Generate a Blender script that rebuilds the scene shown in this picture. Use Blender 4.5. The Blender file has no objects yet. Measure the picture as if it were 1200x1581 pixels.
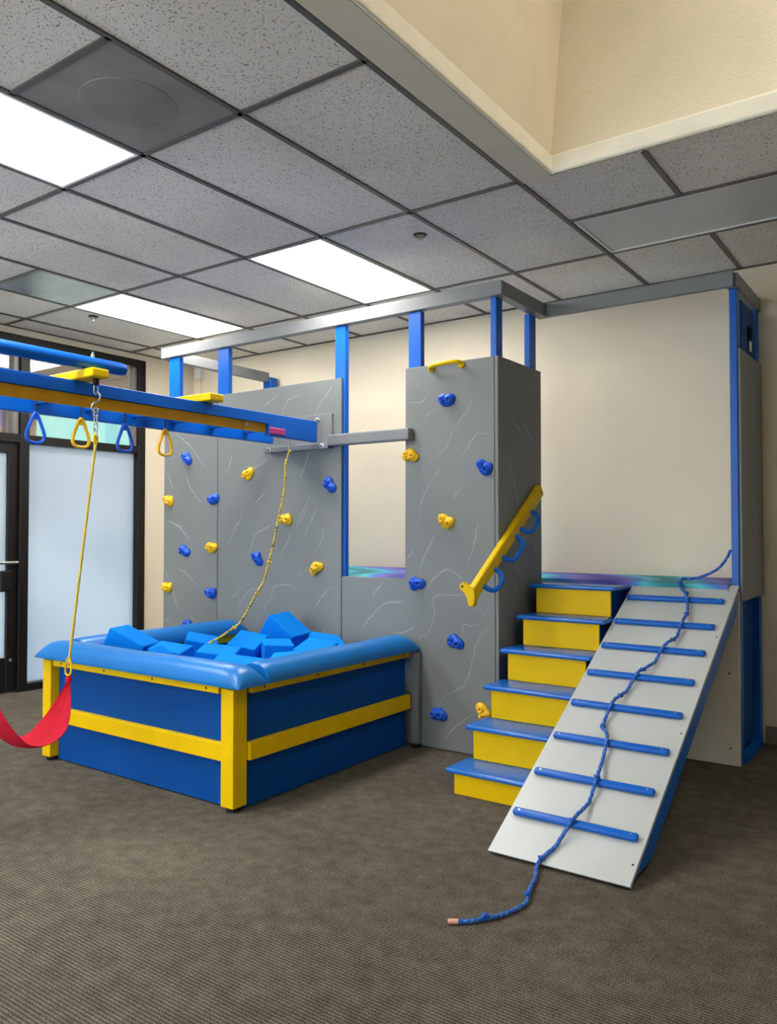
import bpy, bmesh, math, random
from mathutils import Vector, Matrix
random.seed(7)
scene = bpy.context.scene
COL = scene.collection
PI = math.pi

# ------------------------------------------------------------------ camera
cam_data = bpy.data.cameras.new('camera')
cam_data.sensor_fit = 'HORIZONTAL'
cam_data.sensor_width = 36.0
cam_data.lens = 1234.13 / 1200.0 * 36.0
cam_data.clip_start = 0.05
cam = bpy.data.objects.new('camera', cam_data)
COL.objects.link(cam)
cam.location = (0.0, 0.0, 1.322)
cam.rotation_euler = (PI / 2 + 0.02379, 0.0, 0.61792)
scene.camera = cam

# ------------------------------------------------------------------ world, exposure
world = bpy.data.worlds.new('world')
scene.world = world
world.use_nodes = True
bg = world.node_tree.nodes['Background']
bg.inputs[0].default_value = (0.74, 0.87, 1.0, 1)
bg.inputs[1].default_value = 3.0
vs = scene.view_settings
vs.view_transform = 'Standard'
vs.look = 'None'
vs.exposure = 0.26
vs.gamma = 1.0
vs.use_curve_mapping = False
LAMP = 20.5            # radiance of the ceiling light diffusers

# sun set to shine on the added frosted windows behind the viewer
sun_data = bpy.data.lights.new('sun', 'SUN')
sun_data.energy = 20.0
sun_data.angle = 0.01
sun_data.color = (1.0, 0.91, 0.77)
sun = bpy.data.objects.new('sun', sun_data)
COL.objects.link(sun)
sun.location = (0, -20, 20)
sun.rotation_euler = Vector((-0.10, 0.80, -0.55)).to_track_quat('-Z', 'Y').to_euler()

# ------------------------------------------------------------------ materials
def srgb(r, g, b):
    f = lambda c: (c / 255 / 12.92) if c / 255 <= 0.04045 else ((c / 255 + 0.055) / 1.055) ** 2.4
    return (f(r), f(g), f(b), 1.0)

def new_mat(name):
    m = bpy.data.materials.new(name)
    m.use_nodes = True
    nt = m.node_tree
    return m, nt, nt.nodes['Principled BSDF']

def coords(nt, scale=1.0, kind='Object'):
    tc = nt.nodes.new('ShaderNodeTexCoord')
    mp = nt.nodes.new('ShaderNodeMapping')
    if not isinstance(scale, tuple):
        scale = (scale, scale, scale)
    mp.inputs['Scale'].default_value = scale
    nt.links.new(tc.outputs[kind], mp.inputs[0])
    return mp.outputs[0]

def noise(nt, vec, scale, detail=3.0, rough=0.55):
    n = nt.nodes.new('ShaderNodeTexNoise')
    n.inputs['Scale'].default_value = scale
    n.inputs['Detail'].default_value = detail
    n.inputs['Roughness'].default_value = rough
    nt.links.new(vec, n.inputs['Vector'])
    return n.outputs['Fac']

def ramp(nt, fac, stops):
    r = nt.nodes.new('ShaderNodeValToRGB')
    e = r.color_ramp.elements
    e[0].position, e[0].color = stops[0]
    e[1].position, e[1].color = stops[-1]
    for pos, colr in stops[1:-1]:
        x = e.new(pos)
        x.color = colr
    nt.links.new(fac, r.inputs[0])
    return r.outputs[0]

def bump(nt, b, height, strength, dist=0.01):
    n = nt.nodes.new('ShaderNodeBump')
    n.inputs['Strength'].default_value = strength
    n.inputs['Distance'].default_value = dist
    nt.links.new(height, n.inputs['Height'])
    nt.links.new(n.outputs[0], b.inputs['Normal'])

def mul(c, k):
    return (min(1, c[0] * k), min(1, c[1] * k), min(1, c[2] * k), 1)

def paint(name, col, rough=0.4, spec=0.5, var=0.10, nscale=6.0, bscale=120.0, bstr=0.05, metal=0.0, coat=0.0):
    m, nt, b = new_mat(name)
    v = coords(nt)
    n = noise(nt, v, nscale)
    c = ramp(nt, n, [(0.3, mul(col, 1 - var)), (0.7, mul(col, 1 + var))])
    nt.links.new(c, b.inputs['Base Color'])
    b.inputs['Roughness'].default_value = rough
    b.inputs['Specular IOR Level'].default_value = spec
    b.inputs['Metallic'].default_value = metal
    if coat:
        b.inputs['Coat Weight'].default_value = coat
        b.inputs['Coat Roughness'].default_value = 0.15
    if bstr:
        bump(nt, b, noise(nt, v, bscale, 2.0), bstr, 0.004)
    return m

M = {}
M['blue'] = paint('blue_paint', srgb(0, 92, 190), 0.36, 0.32, 0.06)
M['blue_gloss'] = paint('blue_gloss_paint', srgb(16, 104, 196), 0.26, 0.6, 0.05)
M['blue_panel'] = paint('blue_panel_paint', srgb(0, 70, 144), 0.6, 0.15, 0.05, 2.0)
M['yellow'] = paint('yellow_paint', srgb(228, 186, 0), 0.45, 0.16, 0.05)
M['gold'] = paint('ochre_paint', srgb(222, 158, 10), 0.45, 0.4, 0.10, 9.0)
M['grey_panel'] = paint('grey_wall_paint', srgb(123, 126, 125), 0.55, 0.28, 0.05, 1.6, 60.0, 0.06)
M['grey_trim'] = paint('grey_trim_paint', srgb(124, 126, 127), 0.45, 0.3, 0.05)
M['grey_ramp'] = paint('grey_ramp_paint', srgb(186, 190, 187), 0.34, 0.5, 0.05, 3.0, 40.0, 0.06)
M['white_board'] = paint('white_board', srgb(232, 226, 212), 0.45, 0.4, 0.04)
M['crack'] = paint('crack_paint', srgb(178, 182, 182), 0.5, 0.3, 0.08, 20.0)
M['hold_blue'] = paint('blue_hold_resin', srgb(0, 82, 202), 0.38, 0.5, 0.08, 30.0, 300.0, 0.12)
M['hold_yellow'] = paint('yellow_hold_resin', srgb(244, 190, 14), 0.38, 0.5, 0.08, 30.0, 300.0, 0.12)
M['vinyl'] = paint('blue_vinyl', srgb(6, 108, 184), 0.33, 0.42, 0.06, 3.0, 26.0, 0.10)
M['foam'] = paint('blue_foam', srgb(0, 126, 224), 0.85, 0.1, 0.05, 8.0, 260.0, 0.15)
M['steel'] = paint('zinc_steel', srgb(190, 190, 188), 0.28, 0.5, 0.06, 40.0, 200.0, 0.03, 0.9)
M['dark'] = paint('black_rubber', srgb(20, 20, 22), 0.6, 0.3, 0.1)
M['bolt'] = paint('dark_bolt', srgb(58, 52, 48), 0.4, 0.5, 0.1, 40.0, 200.0, 0.0, 0.5)
M['alu'] = paint('black_aluminium', srgb(20, 18, 18), 0.45, 0.3, 0.1, 4.0)
M['alu_light'] = paint('grey_aluminium', srgb(120, 112, 108), 0.38, 0.5, 0.1, 4.0)
M['red'] = paint('red_fabric', srgb(190, 20, 46), 0.75, 0.2, 0.10, 30.0, 700.0, 0.3)
M['pink'] = paint('magenta_block', srgb(176, 60, 120), 0.5, 0.4, 0.08)
M['yrope'] = paint('yellow_rope', srgb(206, 184, 92), 0.8, 0.2, 0.18, 160.0, 600.0, 0.4)
M['pink_end'] = paint('pale_rope_end', srgb(224, 168, 150), 0.7, 0.2, 0.1)
M['white'] = paint('white_plastic', srgb(228, 226, 220), 0.4, 0.5, 0.03)
M['grid'] = paint('dark_grid_bar', srgb(92, 86, 80), 0.45, 0.4, 0.08)
M['rim_plaster'] = paint('pale_plaster', srgb(250, 243, 222), 0.8, 0.2, 0.04, 8.0, 110.0, 0.35)  # rim of the well, paler than its walls
M['plaster'] = paint('warm_plaster', srgb(233, 221, 194), 0.85, 0.2, 0.04, 3.0, 80.0, 0.8)
M['soffit'] = paint('soffit_plaster', srgb(222, 212, 190), 0.85, 0.2, 0.04, 3.0, 110.0, 0.3)
M['wall'] = paint('beige_wall_paint', srgb(232, 219, 194), 0.75, 0.25, 0.03, 1.5, 130.0, 0.30)
M['baseboard'] = paint('grey_vinyl_base', srgb(128, 122, 112), 0.5, 0.4, 0.05)
M['stucco'] = paint('pink_stucco', srgb(186, 152, 138), 0.9, 0.1, 0.08, 5.0, 60.0, 0.5)
M['pavement'] = paint('concrete_pavement', srgb(150, 146, 140), 0.9, 0.1, 0.1, 2.0)
M['teal'] = paint('teal_panel', srgb(118, 158, 152), 0.4, 0.5, 0.05, 2.0)
M['speaker'] = paint('grey_speaker_plate', srgb(140, 133, 126), 0.5, 0.3, 0.22, 2.6)
M['vent'] = paint('blue_grey_vent_plate', srgb(136, 146, 150), 0.22, 0.5, 0.16, 3.0)
M['lens'] = paint('unlit_lens', srgb(205, 202, 194), 0.3, 0.5, 0.04, 3.0)

def emission(name, col, s):
    m = bpy.data.materials.new(name)
    m.use_nodes = True
    nt = m.node_tree
    nt.nodes.clear()
    e = nt.nodes.new('ShaderNodeEmission')
    e.inputs[0].default_value = col
    e.inputs[1].default_value = s
    o = nt.nodes.new('ShaderNodeOutputMaterial')
    nt.links.new(e.outputs[0], o.inputs[0])
    return m
M['lamp'] = emission('lit_diffuser', (1.0, 0.97, 0.92, 1), LAMP)

def carpet_mat():
    m, nt, b = new_mat('ribbed_carpet')
    v = coords(nt)
    w = nt.nodes.new('ShaderNodeTexWave')
    w.wave_type = 'BANDS'
    w.bands_direction = 'Y'
    w.inputs['Scale'].default_value = 0.314 / 0.0135
    w.inputs['Distortion'].default_value = 3.0
    w.inputs['Detail'].default_value = 3.0
    w.inputs['Detail Scale'].default_value = 9.0
    nt.links.new(v, w.inputs['Vector'])
    n1 = noise(nt, coords(nt, (230.0, 300.0, 150.0)), 1.0, 2.0, 0.7)
    n2 = noise(nt, v, 1.6, 4.0)
    n3 = noise(nt, v, 14.0, 3.0)
    def madd(x, k, y):
        a = nt.nodes.new('ShaderNodeMath'); a.operation = 'MULTIPLY_ADD'
        nt.links.new(x, a.inputs[0]); a.inputs[1].default_value = k
        nt.links.new(y, a.inputs[2])
        return a.outputs[0]
    s = madd(w.outputs['Fac'], 0.19, n1)
    s2 = madd(n3, 0.22, madd(n2, 0.16, s))
    c = ramp(nt, s2, [(0.50, srgb(36, 34, 30)), (0.77, srgb(78, 72, 63)), (1.02, srgb(142, 133, 118))])
    nt.links.new(c, b.inputs['Base Color'])
    b.inputs['Roughness'].default_value = 0.95
    b.inputs['Specular IOR Level'].default_value = 0.12
    bump(nt, b, s, 0.6, 0.006)
    return m
M['carpet'] = carpet_mat()

def tile_mat():
    m, nt, b = new_mat('mineral_ceiling_tile')
    v = coords(nt, kind='Generated')
    tc = nt.nodes.new('ShaderNodeNewGeometry')
    n = noise(nt, tc.outputs['Position'], 105.0, 2.0, 0.6)
    n2 = noise(nt, tc.outputs['Position'], 1.2, 2.0)
    c1 = ramp(nt, n, [(0.345, srgb(150, 142, 133)), (0.40, srgb(243, 236, 223))])
    c2 = ramp(nt, n2, [(0.3, srgb(232, 232, 232)), (0.7, (1, 1, 1, 1))])
    mx = nt.nodes.new('ShaderNodeMix'); mx.data_type = 'RGBA'; mx.blend_type = 'MULTIPLY'
    mx.inputs[0].default_value = 1.0
    nt.links.new(c1, mx.inputs[6]); nt.links.new(c2, mx.inputs[7])
    nt.links.new(mx.outputs[2], b.inputs['Base Color'])
    b.inputs['Roughness'].default_value = 0.95
    b.inputs['Specular IOR Level'].default_value = 0.1
    bump(nt, b, n, 0.35, 0.004)
    return m
M['tile'] = tile_mat()

def deck_mat():
    m, nt, b = new_mat('swirl_painted_deck')
    v = coords(nt)
    w = nt.nodes.new('ShaderNodeTexWave')
    w.wave_type = 'BANDS'; w.bands_direction = 'DIAGONAL'
    w.inputs['Scale'].default_value = 0.55
    w.inputs['Distortion'].default_value = 7.0
    w.inputs['Detail'].default_value = 2.0
    w.inputs['Detail Scale'].default_value = 0.8
    nt.links.new(v, w.inputs['Vector'])
    c = ramp(nt, w.outputs['Fac'], [(0.0, srgb(70, 70, 150)), (0.25, srgb(120, 110, 190)), (0.5, srgb(70, 130, 205)),
                                    (0.75, srgb(90, 190, 205)), (1.0, srgb(50, 130, 140))])
    nt.links.new(c, b.inputs['Base Color'])
    b.inputs['Roughness'].default_value = 0.55
    b.inputs['Specular IOR Level'].default_value = 0.1
    return m
M['deck'] = deck_mat()

def rope_mat(name, base, fleck, du, dv, thr):
    m, nt, b = new_mat(name)
    tc = nt.nodes.new('ShaderNodeTexCoord')
    mp = nt.nodes.new('ShaderNodeMapping')
    mp.inputs['Scale'].default_value = (du, dv, 1)
    nt.links.new(tc.outputs['UV'], mp.inputs[0])
    ck = nt.nodes.new('ShaderNodeTexChecker')
    ck.inputs['Scale'].default_value = 1.0
    nt.links.new(mp.outputs[0], ck.inputs[0])
    n = noise(nt, coords(nt), thr, 2.0)
    mth = nt.nodes.new('ShaderNodeMath'); mth.operation = 'MULTIPLY'
    nt.links.new(ck.outputs['Fac'], mth.inputs[0]); nt.links.new(n, mth.inputs[1])
    c = ramp(nt, mth.outputs[0], [(0.45, base), (0.55, fleck)])
    nt.links.new(c, b.inputs['Base Color'])
    b.inputs['Roughness'].default_value = 0.75
    return m
M['brope'] = rope_mat('blue_flecked_rope', srgb(14, 84, 176), srgb(86, 134, 206), 60.0, 3.0, 120.0)
M['byrope'] = rope_mat('yellow_black_rope', srgb(206, 178, 60), srgb(40, 46, 70), 55.0, 2.0, 90.0)

def frosted():
    m = bpy.data.materials.new('frosted_film_glass')
    m.use_nodes = True
    nt = m.node_tree
    nt.nodes.clear()
    o = nt.nodes.new('ShaderNodeOutputMaterial')
    t = nt.nodes.new('ShaderNodeBsdfTranslucent')
    d = nt.nodes.new('ShaderNodeBsdfPrincipled')
    d.inputs['Roughness'].default_value = 0.35
    d.inputs['Base Color'].default_value = srgb(225, 232, 240)
    n = noise(nt, coords(nt, (1, 1.0, 1.8)), 0.6, 1.0)
    c = ramp(nt, n, [(0.30, srgb(222, 232, 242)), (0.62, srgb(238, 246, 255))])
    nt.links.new(c, t.inputs[0])
    mx = nt.nodes.new('ShaderNodeMixShader')
    mx.inputs[0].default_value = 0.15
    nt.links.new(t.outputs[0], mx.inputs[1]); nt.links.new(d.outputs[0], mx.inputs[2])
    nt.links.new(mx.outputs[0], o.inputs[0])
    return m
M['frosted'] = frosted()

def clear():
    m = bpy.data.materials.new('clear_window_glass')
    m.use_nodes = True
    nt = m.node_tree
    nt.nodes.clear()
    o = nt.nodes.new('ShaderNodeOutputMaterial')
    t = nt.nodes.new('ShaderNodeBsdfTransparent')
    t.inputs[0].default_value = (0.86, 0.93, 0.92, 1)
    g = nt.nodes.new('ShaderNodeBsdfGlossy')
    g.inputs['Roughness'].default_value = 0.02
    mx = nt.nodes.new('ShaderNodeMixShader')
    mx.inputs[0].default_value = 0.12
    nt.links.new(t.outputs[0], mx.inputs[1]); nt.links.new(g.outputs[0], mx.inputs[2])
    nt.links.new(mx.outputs[0], o.inputs[0])
    return m
M['glass'] = clear()

# ------------------------------------------------------------------ mesh helpers (meshes are given in world coordinates)
WL = {}                                         # world location of every object

def put(name, bm, mat, parent=None, smooth=False, label=None, cat=None, group=None, kind=None, origin=None):
    bmesh.ops.recalc_face_normals(bm, faces=bm.faces[:])
    if origin is None:
        xs = [v.co for v in bm.verts]
        lo = Vector([min(c[i] for c in xs) for i in range(3)])
        hi = Vector([max(c[i] for c in xs) for i in range(3)])
        origin = (lo + hi) / 2
        if parent is None:
            origin.z = lo.z
    origin = Vector(origin)
    bmesh.ops.translate(bm, verts=bm.verts[:], vec=-origin)
    me = bpy.data.meshes.new(name)
    bm.to_mesh(me)
    bm.free()
    me.materials.append(mat if not isinstance(mat, str) else M[mat])
    if smooth:
        me.polygons.foreach_set('use_smooth', [True] * len(me.polygons))
        if smooth == 'auto':
            me.set_sharp_from_angle(angle=math.radians(38))
    return link(name, me, origin, parent, label, cat, group, kind)

def link(name, me, origin, parent=None, label=None, cat=None, group=None, kind=None, rot=None):
    o = bpy.data.objects.new(name, me)
    COL.objects.link(o)
    origin = Vector(origin)
    if parent is not None:
        o.parent = parent
        o.location = origin - WL[parent.name]
    else:
        o.location = origin
    if rot is not None:
        o.rotation_euler = rot
    WL[o.name] = origin
    props(o, label, cat, group, kind)
    return o

def props(o, label=None, cat=None, group=None, kind=None):
    if label: o['label'] = label
    if cat: o['category'] = cat
    if group: o['group'] = group
    if kind: o['kind'] = kind

def thing(name, loc, label, cat, group=None, kind=None):
    return link(name, None, loc, None, label, cat, group, kind)

def box(x0, x1, y0, y1, z0, z1, bev=0.0, seg=2, bm=None):
    own = bm is None
    b = bmesh.new()
    vs_ = [b.verts.new((x, y, z)) for x in (x0, x1) for y in (y0, y1) for z in (z0, z1)]
    for f in ((0, 1, 3, 2), (4, 6, 7, 5), (0, 4, 5, 1), (2, 3, 7, 6), (0, 2, 6, 4), (1, 5, 7, 3)):
        b.faces.new([vs_[i] for i in f])
    if bev > 0:
        bmesh.ops.bevel(b, geom=b.edges[:], offset=bev, segments=seg, profile=0.5, affect='EDGES')
    if own:
        return b
    merge(bm, b)
    return bm

def merge(dst, src, mat=None):
    if mat is not None:
        bmesh.ops.transform(src, matrix=mat, verts=src.verts[:])
    mp = {}
    for v in src.verts:
        mp[v] = dst.verts.new(v.co)
    for f in src.faces:
        try:
            dst.faces.new([mp[v] for v in f.verts])
        except ValueError:
            pass
    src.free()
    return dst

def prism(poly, axis, a, b_, bev=0.0):
    """extrude a polygon along an axis; poly gives the other two coordinates in order"""
    bm = bmesh.new()
    def co(p, t):
        if axis == 0: return (t, p[0], p[1])
        if axis == 1: return (p[0], t, p[1])
        return (p[0], p[1], t)
    A = [bm.verts.new(co(p, a)) for p in poly]
    B = [bm.verts.new(co(p, b_)) for p in poly]
    bm.faces.new(A)
    bm.faces.new(B[::-1])
    n = len(poly)
    for i in range(n):
        bm.faces.new((A[i], A[(i + 1) % n], B[(i + 1) % n], B[i]))
    if bev:
        bmesh.ops.bevel(bm, geom=bm.edges[:], offset=bev, segments=2, profile=0.5, affect='EDGES')
    return bm

def catmull(pts, n=6, closed=False):
    P = [Vector(p) for p in pts]
    out = []
    L = len(P)
    rng = range(L) if closed else range(L - 1)
    for i in rng:
        if closed:
            p0, p1, p2, p3 = P[i - 1], P[i], P[(i + 1) % L], P[(i + 2) % L]
        else:
            p0, p1, p2, p3 = P[max(i - 1, 0)], P[i], P[i + 1], P[min(i + 2, L - 1)]
        for k in range(n):
            t = k / n
            out.append(0.5 * ((2 * p1) + (-p0 + p2) * t + (2 * p0 - 5 * p1 + 4 * p2 - p3) * t * t + (-p0 + 3 * p1 - 3 * p2 + p3) * t ** 3))
    if not closed:
        out.append(P[-1])
    return out

def tube(path, r, sides=8, closed=False, bm=None, lobes=0, twist=0.0, depth=0.0, flat=1.0, uv=False):
    """sweep a circle along a path; lobes/twist give laid rope strands; r may be a list"""
    bm = bm or bmesh.new()
    P = [Vector(p) for p in path]
    n = len(P)
    up = Vector((0, 0, 1))
    t0 = (P[1] - P[0]).normalized()
    if abs(t0.dot(up)) > 0.9:
        up = Vector((1, 0, 0))
    nrm = (up - t0 * up.dot(t0)).normalized()
    rings = []
    dist = 0.0
    ds = []
    for i in range(n):
        if closed:
            t = (P[(i + 1) % n] - P[i - 1]).normalized()
        else:
            t = (P[min(i + 1, n - 1)] - P[max(i - 1, 0)]).normalized()
        nrm = (nrm - t * nrm.dot(t)).normalized()
        bi = t.cross(nrm)
        if i: dist += (P[i] - P[i - 1]).length
        ds.append(dist)
        rr = r[i] if isinstance(r, (list, tuple)) else r
        ring = []
        for k in range(sides):
            a = 2 * PI * k / sides
            q = rr
            if lobes:
                q = rr * (1 + depth * math.cos(lobes * (a + twist * dist)))
            ring.append(bm.verts.new(P[i] + nrm * math.cos(a) * q + bi * math.sin(a) * q * flat))
        rings.append(ring)
    lay = bm.loops.layers.uv.verify() if uv else None
    m = n if closed else n - 1
    for i in range(m):
        A, B = rings[i], rings[(i + 1) % n]
        for k in range(sides):
            f = bm.faces.new((A[k], A[(k + 1) % sides], B[(k + 1) % sides], B[k]))
            if uv:
                us = [(ds[i], k / sides), (ds[i], (k + 1) / sides), (ds[min(i + 1, n - 1)], (k + 1) / sides), (ds[min(i + 1, n - 1)], k / sides)]
                for lp, c in zip(f.loops, us):
                    lp[lay].uv = (c[0], c[1] + twist * c[0] / (2 * PI))
    if not closed:
        bm.faces.new(rings[0][::-1])
        bm.faces.new(rings[-1])
    return bm

def lathe(profile, center, axis=2, sides=20, bm=None):
    """profile: list of (radius, along axis)"""
    bm = bm or bmesh.new()
    c = Vector(center)
    def co(r, h, a):
        u, w = r * math.cos(a), r * math.sin(a)
        if axis == 2: return c + Vector((u, w, h))
        if axis == 1: return c + Vector((u, h, w))
        return c + Vector((h, u, w))
    rings = [[bm.verts.new(co(r, h, 2 * PI * k / sides)) for k in range(sides)] for r, h in profile]
    for A, B in zip(rings, rings[1:]):
        for k in range(sides):
            bm.faces.new((A[k], A[(k + 1) % sides], B[(k + 1) % sides], B[k]))
    bm.faces.new(rings[0][::-1])
    bm.faces.new(rings[-1])
    return bm

def resample(path, step):
    P = [Vector(p) for p in path]
    out = [P[0]]
    acc = 0.0
    for a, b in zip(P, P[1:]):
        L = (b - a).length
        if L < 1e-9: continue
        d = step - acc
        while d <= L:
            out.append(a + (b - a) * (d / L))
            d += step
        acc = L - (d - step)
    if (out[-1] - P[-1]).length > step * 0.3:
        out.append(P[-1])
    return out

# ================================================================== the room
H = 2.997
XL, XR, YF, YB = -6.30, 4.20, -2.80, 5.45
def cx(c): return -1.695 if c == 2 else -2.9346 + 0.61 * c
def ry(r): return 2.2402 + 1.22 * r
WX0, WX1, WY0, WY1 = -1.538, 2.40, 0.0, 3.475          # light well opening

floor = put('floor', box(XL - 0.1, XR + 0.1, YF - 0.1, YB + 0.1, -0.10, 0.0), 'carpet', kind='structure', origin=(0, 0, 0))
put('wall_back', box(XL - 0.1, XR + 0.1, YB, YB + 0.12, 0, 3.2), 'wall', kind='structure')
put('wall_right', box(XR, XR + 0.12, YF, YB, 0, 3.2), 'wall', kind='structure')
bm = box(XL - 0.1, -5.8, YF - 0.12, YF, 0, 3.2)
box(-0.668, XR + 0.1, YF - 0.12, YF, 0, 3.2, bm=bm)
box(-5.8, -0.668, YF - 0.12, YF, 2.94, 3.2, bm=bm)
put('wall_front', bm, 'wall', kind='structure')
bm = box(XL - 0.12, XL, 4.845, YB, 0, 3.2)
box(XL - 0.12, XL, YF, -1.0, 0, 3.2, bm=bm)
box(XL - 0.12, XL, -1.0, 4.845, 2.94, 3.2, bm=bm)
put('wall_left', bm, 'wall', kind='structure')
put('baseboard_back', box(-0.985, XR, YB - 0.012, YB, 0, 0.11, 0.003), 'baseboard', kind='structure')
put('baseboard_left', box(XL, XL + 0.012, 4.85, YB, 0, 0.11, 0.003), 'baseboard', kind='structure')

# ------------------------------------------------------------------ ceiling
bm = box(XL - 0.1, WX0 - 0.1, YF, YB, 3.05, 3.12)
box(WX1 + 0.1, XR + 0.1, YF, YB, 3.05, 3.12, bm=bm)
box(WX0 - 0.1, WX1 + 0.1, YF, WY0 - 0.1, 3.05, 3.12, bm=bm)
box(WX0 - 0.1, WX1 + 0.1, WY1 + 0.26, YB, 3.05, 3.12, bm=bm)
ceiling = put('ceiling', bm, 'wall', kind='structure')

LIGHTS = {(-1, 1), (-1, -1), (-4, 1), (-4, -1), (-1, -3), (-4, -3)}
tile_cache = {}
def tile(x0, x1, y0, y1):
    w, d = round(x1 - x0, 3), round(y1 - y0, 3)
    if w < 0.05 or d < 0.05: return
    key = (w, d)
    if key not in tile_cache:
        b = box(-w / 2 + .004, w / 2 - .004, -d / 2 + .004, d / 2 - .004, 0, 0.016)
        me = bpy.data.meshes.new('ceiling_tile')
        bmesh.ops.recalc_face_normals(b, faces=b.faces[:])
        b.to_mesh(me); b.free()
        me.materials.append(M['tile'])
        tile_cache[key] = me
    link('ceiling_tile', tile_cache[key], ((x0 + x1) / 2, (y0 + y1) / 2, H + 0.006), ceiling)

def bar(x0, x1, y0, y1):
    put('grid_bar', box(x0, x1, y0, y1, H - 0.002, H + 0.022), 'grid', ceiling)

BW = 0.0125
cols = list(range(-6, 12))
for c in cols:
    x0, x1 = max(cx(c), XL), min(cx(c + 1), XR)
    if x1 <= x0: continue
    for r in range(-6, 3):
        y0, y1 = max(ry(r), YF), min(ry(r + 1), YB)
        if y1 <= y0: continue
        if (c, r) in LIGHTS: continue
        if c >= 2 and y0 > 1.5 - 1.4 and x0 < WX1 + 0.3:
            continue                                     # handled below, around the light well
        if c >= 2 and x0 < WX1 and y1 > WY0 - 0.02:
            y1 = WY0 - 0.02
        if (c, r) == (0, -1):
            tile(x0, x1, y0, ry(-0.5)); bar(x0, x1, ry(-0.5) - BW, ry(-0.5) + BW)
        elif (c, r) == (-4, 0):
            tile(x0, x1, y0, ry(0.5)); bar(x0, x1, ry(0.5) - BW, ry(0.5) + BW)
        else:
            tile(x0, x1, y0, y1)
# tiles between the well and the back wall
for c in range(2, 10):
    x0, x1 = cx(c), min(cx(c + 1), XR)
    if x1 <= x0: continue
    tile(x0, x1, WY1 + 0.02, ry(1.5))
    if c >= 4: tile(x0, x1, ry(1.5), ry(2))
    tile(x0, x1, ry(2), YB)
# grid bars: long runs along y, cross runs along x
for c in range(-5, 12):
    x = cx(c)
    if x > XR: continue
    if c <= 2:
        bar(x - BW, x + BW, YF, YB)
    else:
        bar(x - BW, x + BW, YF, WY0 - 0.02)
        bar(x - BW, x + BW, WY1 + 0.03, ry(1.5))
        if c >= 4: bar(x - BW, x + BW, ry(1.5), ry(2))
        bar(x - BW, x + BW, ry(2), YB)
for r in range(-5, 3):
    y = ry(r)
    bar(XL, cx(2), y - BW, y + BW)
    if y < WY0: bar(cx(2), XR, y - BW, y + BW)
bar(cx(2), XR, ry(1.5) - BW, ry(1.5) + BW)
bar(cx(2), XR, ry(2) - BW, ry(2) + BW)
bar(XL, XR, YB - 0.022, YB)                              # wall angle
bar(XL, XL + 0.022, YF, YB)

# ------------------------------------------------------------------ light well in the ceiling
wt = 4.9
lean = 0.165
put('trim_1', box(cx(2) + 0.014, WX0, WY0 - 0.02, WY1 + 0.02, H, H + 0.05), 'soffit', kind='structure')
bm = box(WX0 - 0.0, WX0 + 0.022, WY0, WY1, H - 0.004, H + 0.085, 0.012, 3)
put('trim_2', bm, 'rim_plaster', kind='structure')
put('trim_3', box(WX0, WX1, WY1 - 0.022, WY1 + 0.0, H - 0.004, H + 0.085, 0.012, 3), 'rim_plaster', kind='structure')
put('wall_well_left', box(WX0 - 0.08, WX0, WY0 - 0.05, WY1 + lean * 2.4, H + 0.05, wt), 'plaster', kind='structure')
put('wall_well_back', prism([(WY1, H + 0.012), (WY1 + lean * 2, wt), (WY1 + lean * 2 + 0.06, wt), (WY1 + 0.02, H + 0.012)], 0, WX0, WX1), 'plaster', kind='structure')
put('wall_well_right', box(WX1, WX1 + 0.08, WY0 - 0.05, WY1 + lean * 2.4, H - 0.0, wt), 'plaster', kind='structure')
put('wall_well_front', box(WX0, WX1, WY0 - 0.08, WY0, H - 0.0, wt), 'plaster', kind='structure')
put('ceiling_well', box(WX0 - 0.08, WX1 + 0.08, WY0 - 0.08, WY1 + 0.5, wt, wt + 0.08), 'plaster', kind='structure')

# ------------------------------------------------------------------ ceiling fixtures
def ceiling_light(x0, x1, y0, y1, label, group, z=H, mat='lamp'):
    t = thing('ceiling_light', ((x0 + x1) / 2, (y0 + y1) / 2, z), label, 'light', group)
    e = 0.016
    f = box(x0 + .012, x1 - .012, y0 + .012, y0 + .012 + e, z - 0.002, z + .03)
    box(x0 + .012, x1 - .012, y1 - .012 - e, y1 - .012, z - 0.002, z + .03, bm=f)
    box(x0 + .012, x0 + .012 + e, y0 + .012 + e, y1 - .012 - e, z - 0.002, z + .03, bm=f)
    box(x1 - .012 - e, x1 - .012, y0 + .012 + e, y1 - .012 - e, z - 0.002, z + .03, bm=f)
    put('frame', f, 'white', t)
    put('diffuser', box(x0 + .028, x1 - .028, y0 + .028, y1 - .028, z + .004, z + .014), mat, t)
    return t
lab = {(-1, -1): 'bright rectangular ceiling light beside the grey speaker panel, cut by the picture edge',
       (-1, 1): 'bright rectangular ceiling light above the middle of the grey climbing frame',
       (-4, 1): 'bright rectangular ceiling light beside the blue grey vent cover near the windows'}
ADDED_LIGHTS = {(-4, -1): 'added unseen ceiling light over the storefront windows, left of the picture',  # extra lights out of view, added to brighten the room
        (-1, -3): 'added unseen ceiling light behind the viewer in line with the climbing tower',
        (-4, -3): 'added unseen ceiling light behind the viewer next to the storefront corner'}
for (c, r) in sorted(LIGHTS):
    ceiling_light(cx(c), cx(c + 1), ry(r), ry(r + 1), lab.get((c, r), ADDED_LIGHTS.get((c, r))),
                  'lit ceiling panels' if (c, r) in lab else 'added ceiling lights out of view')
ceiling_light(cx(2) + .01, cx(4), ry(1.5), ry(2), 'unlit flat light panel in the ceiling beyond the plaster light well', None, H, 'lens')
ADDED_WELL_LIGHT = [(0.3, 0.91, 1.95, 3.17)]  # unseen lamp added to brighten the well walls
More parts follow.
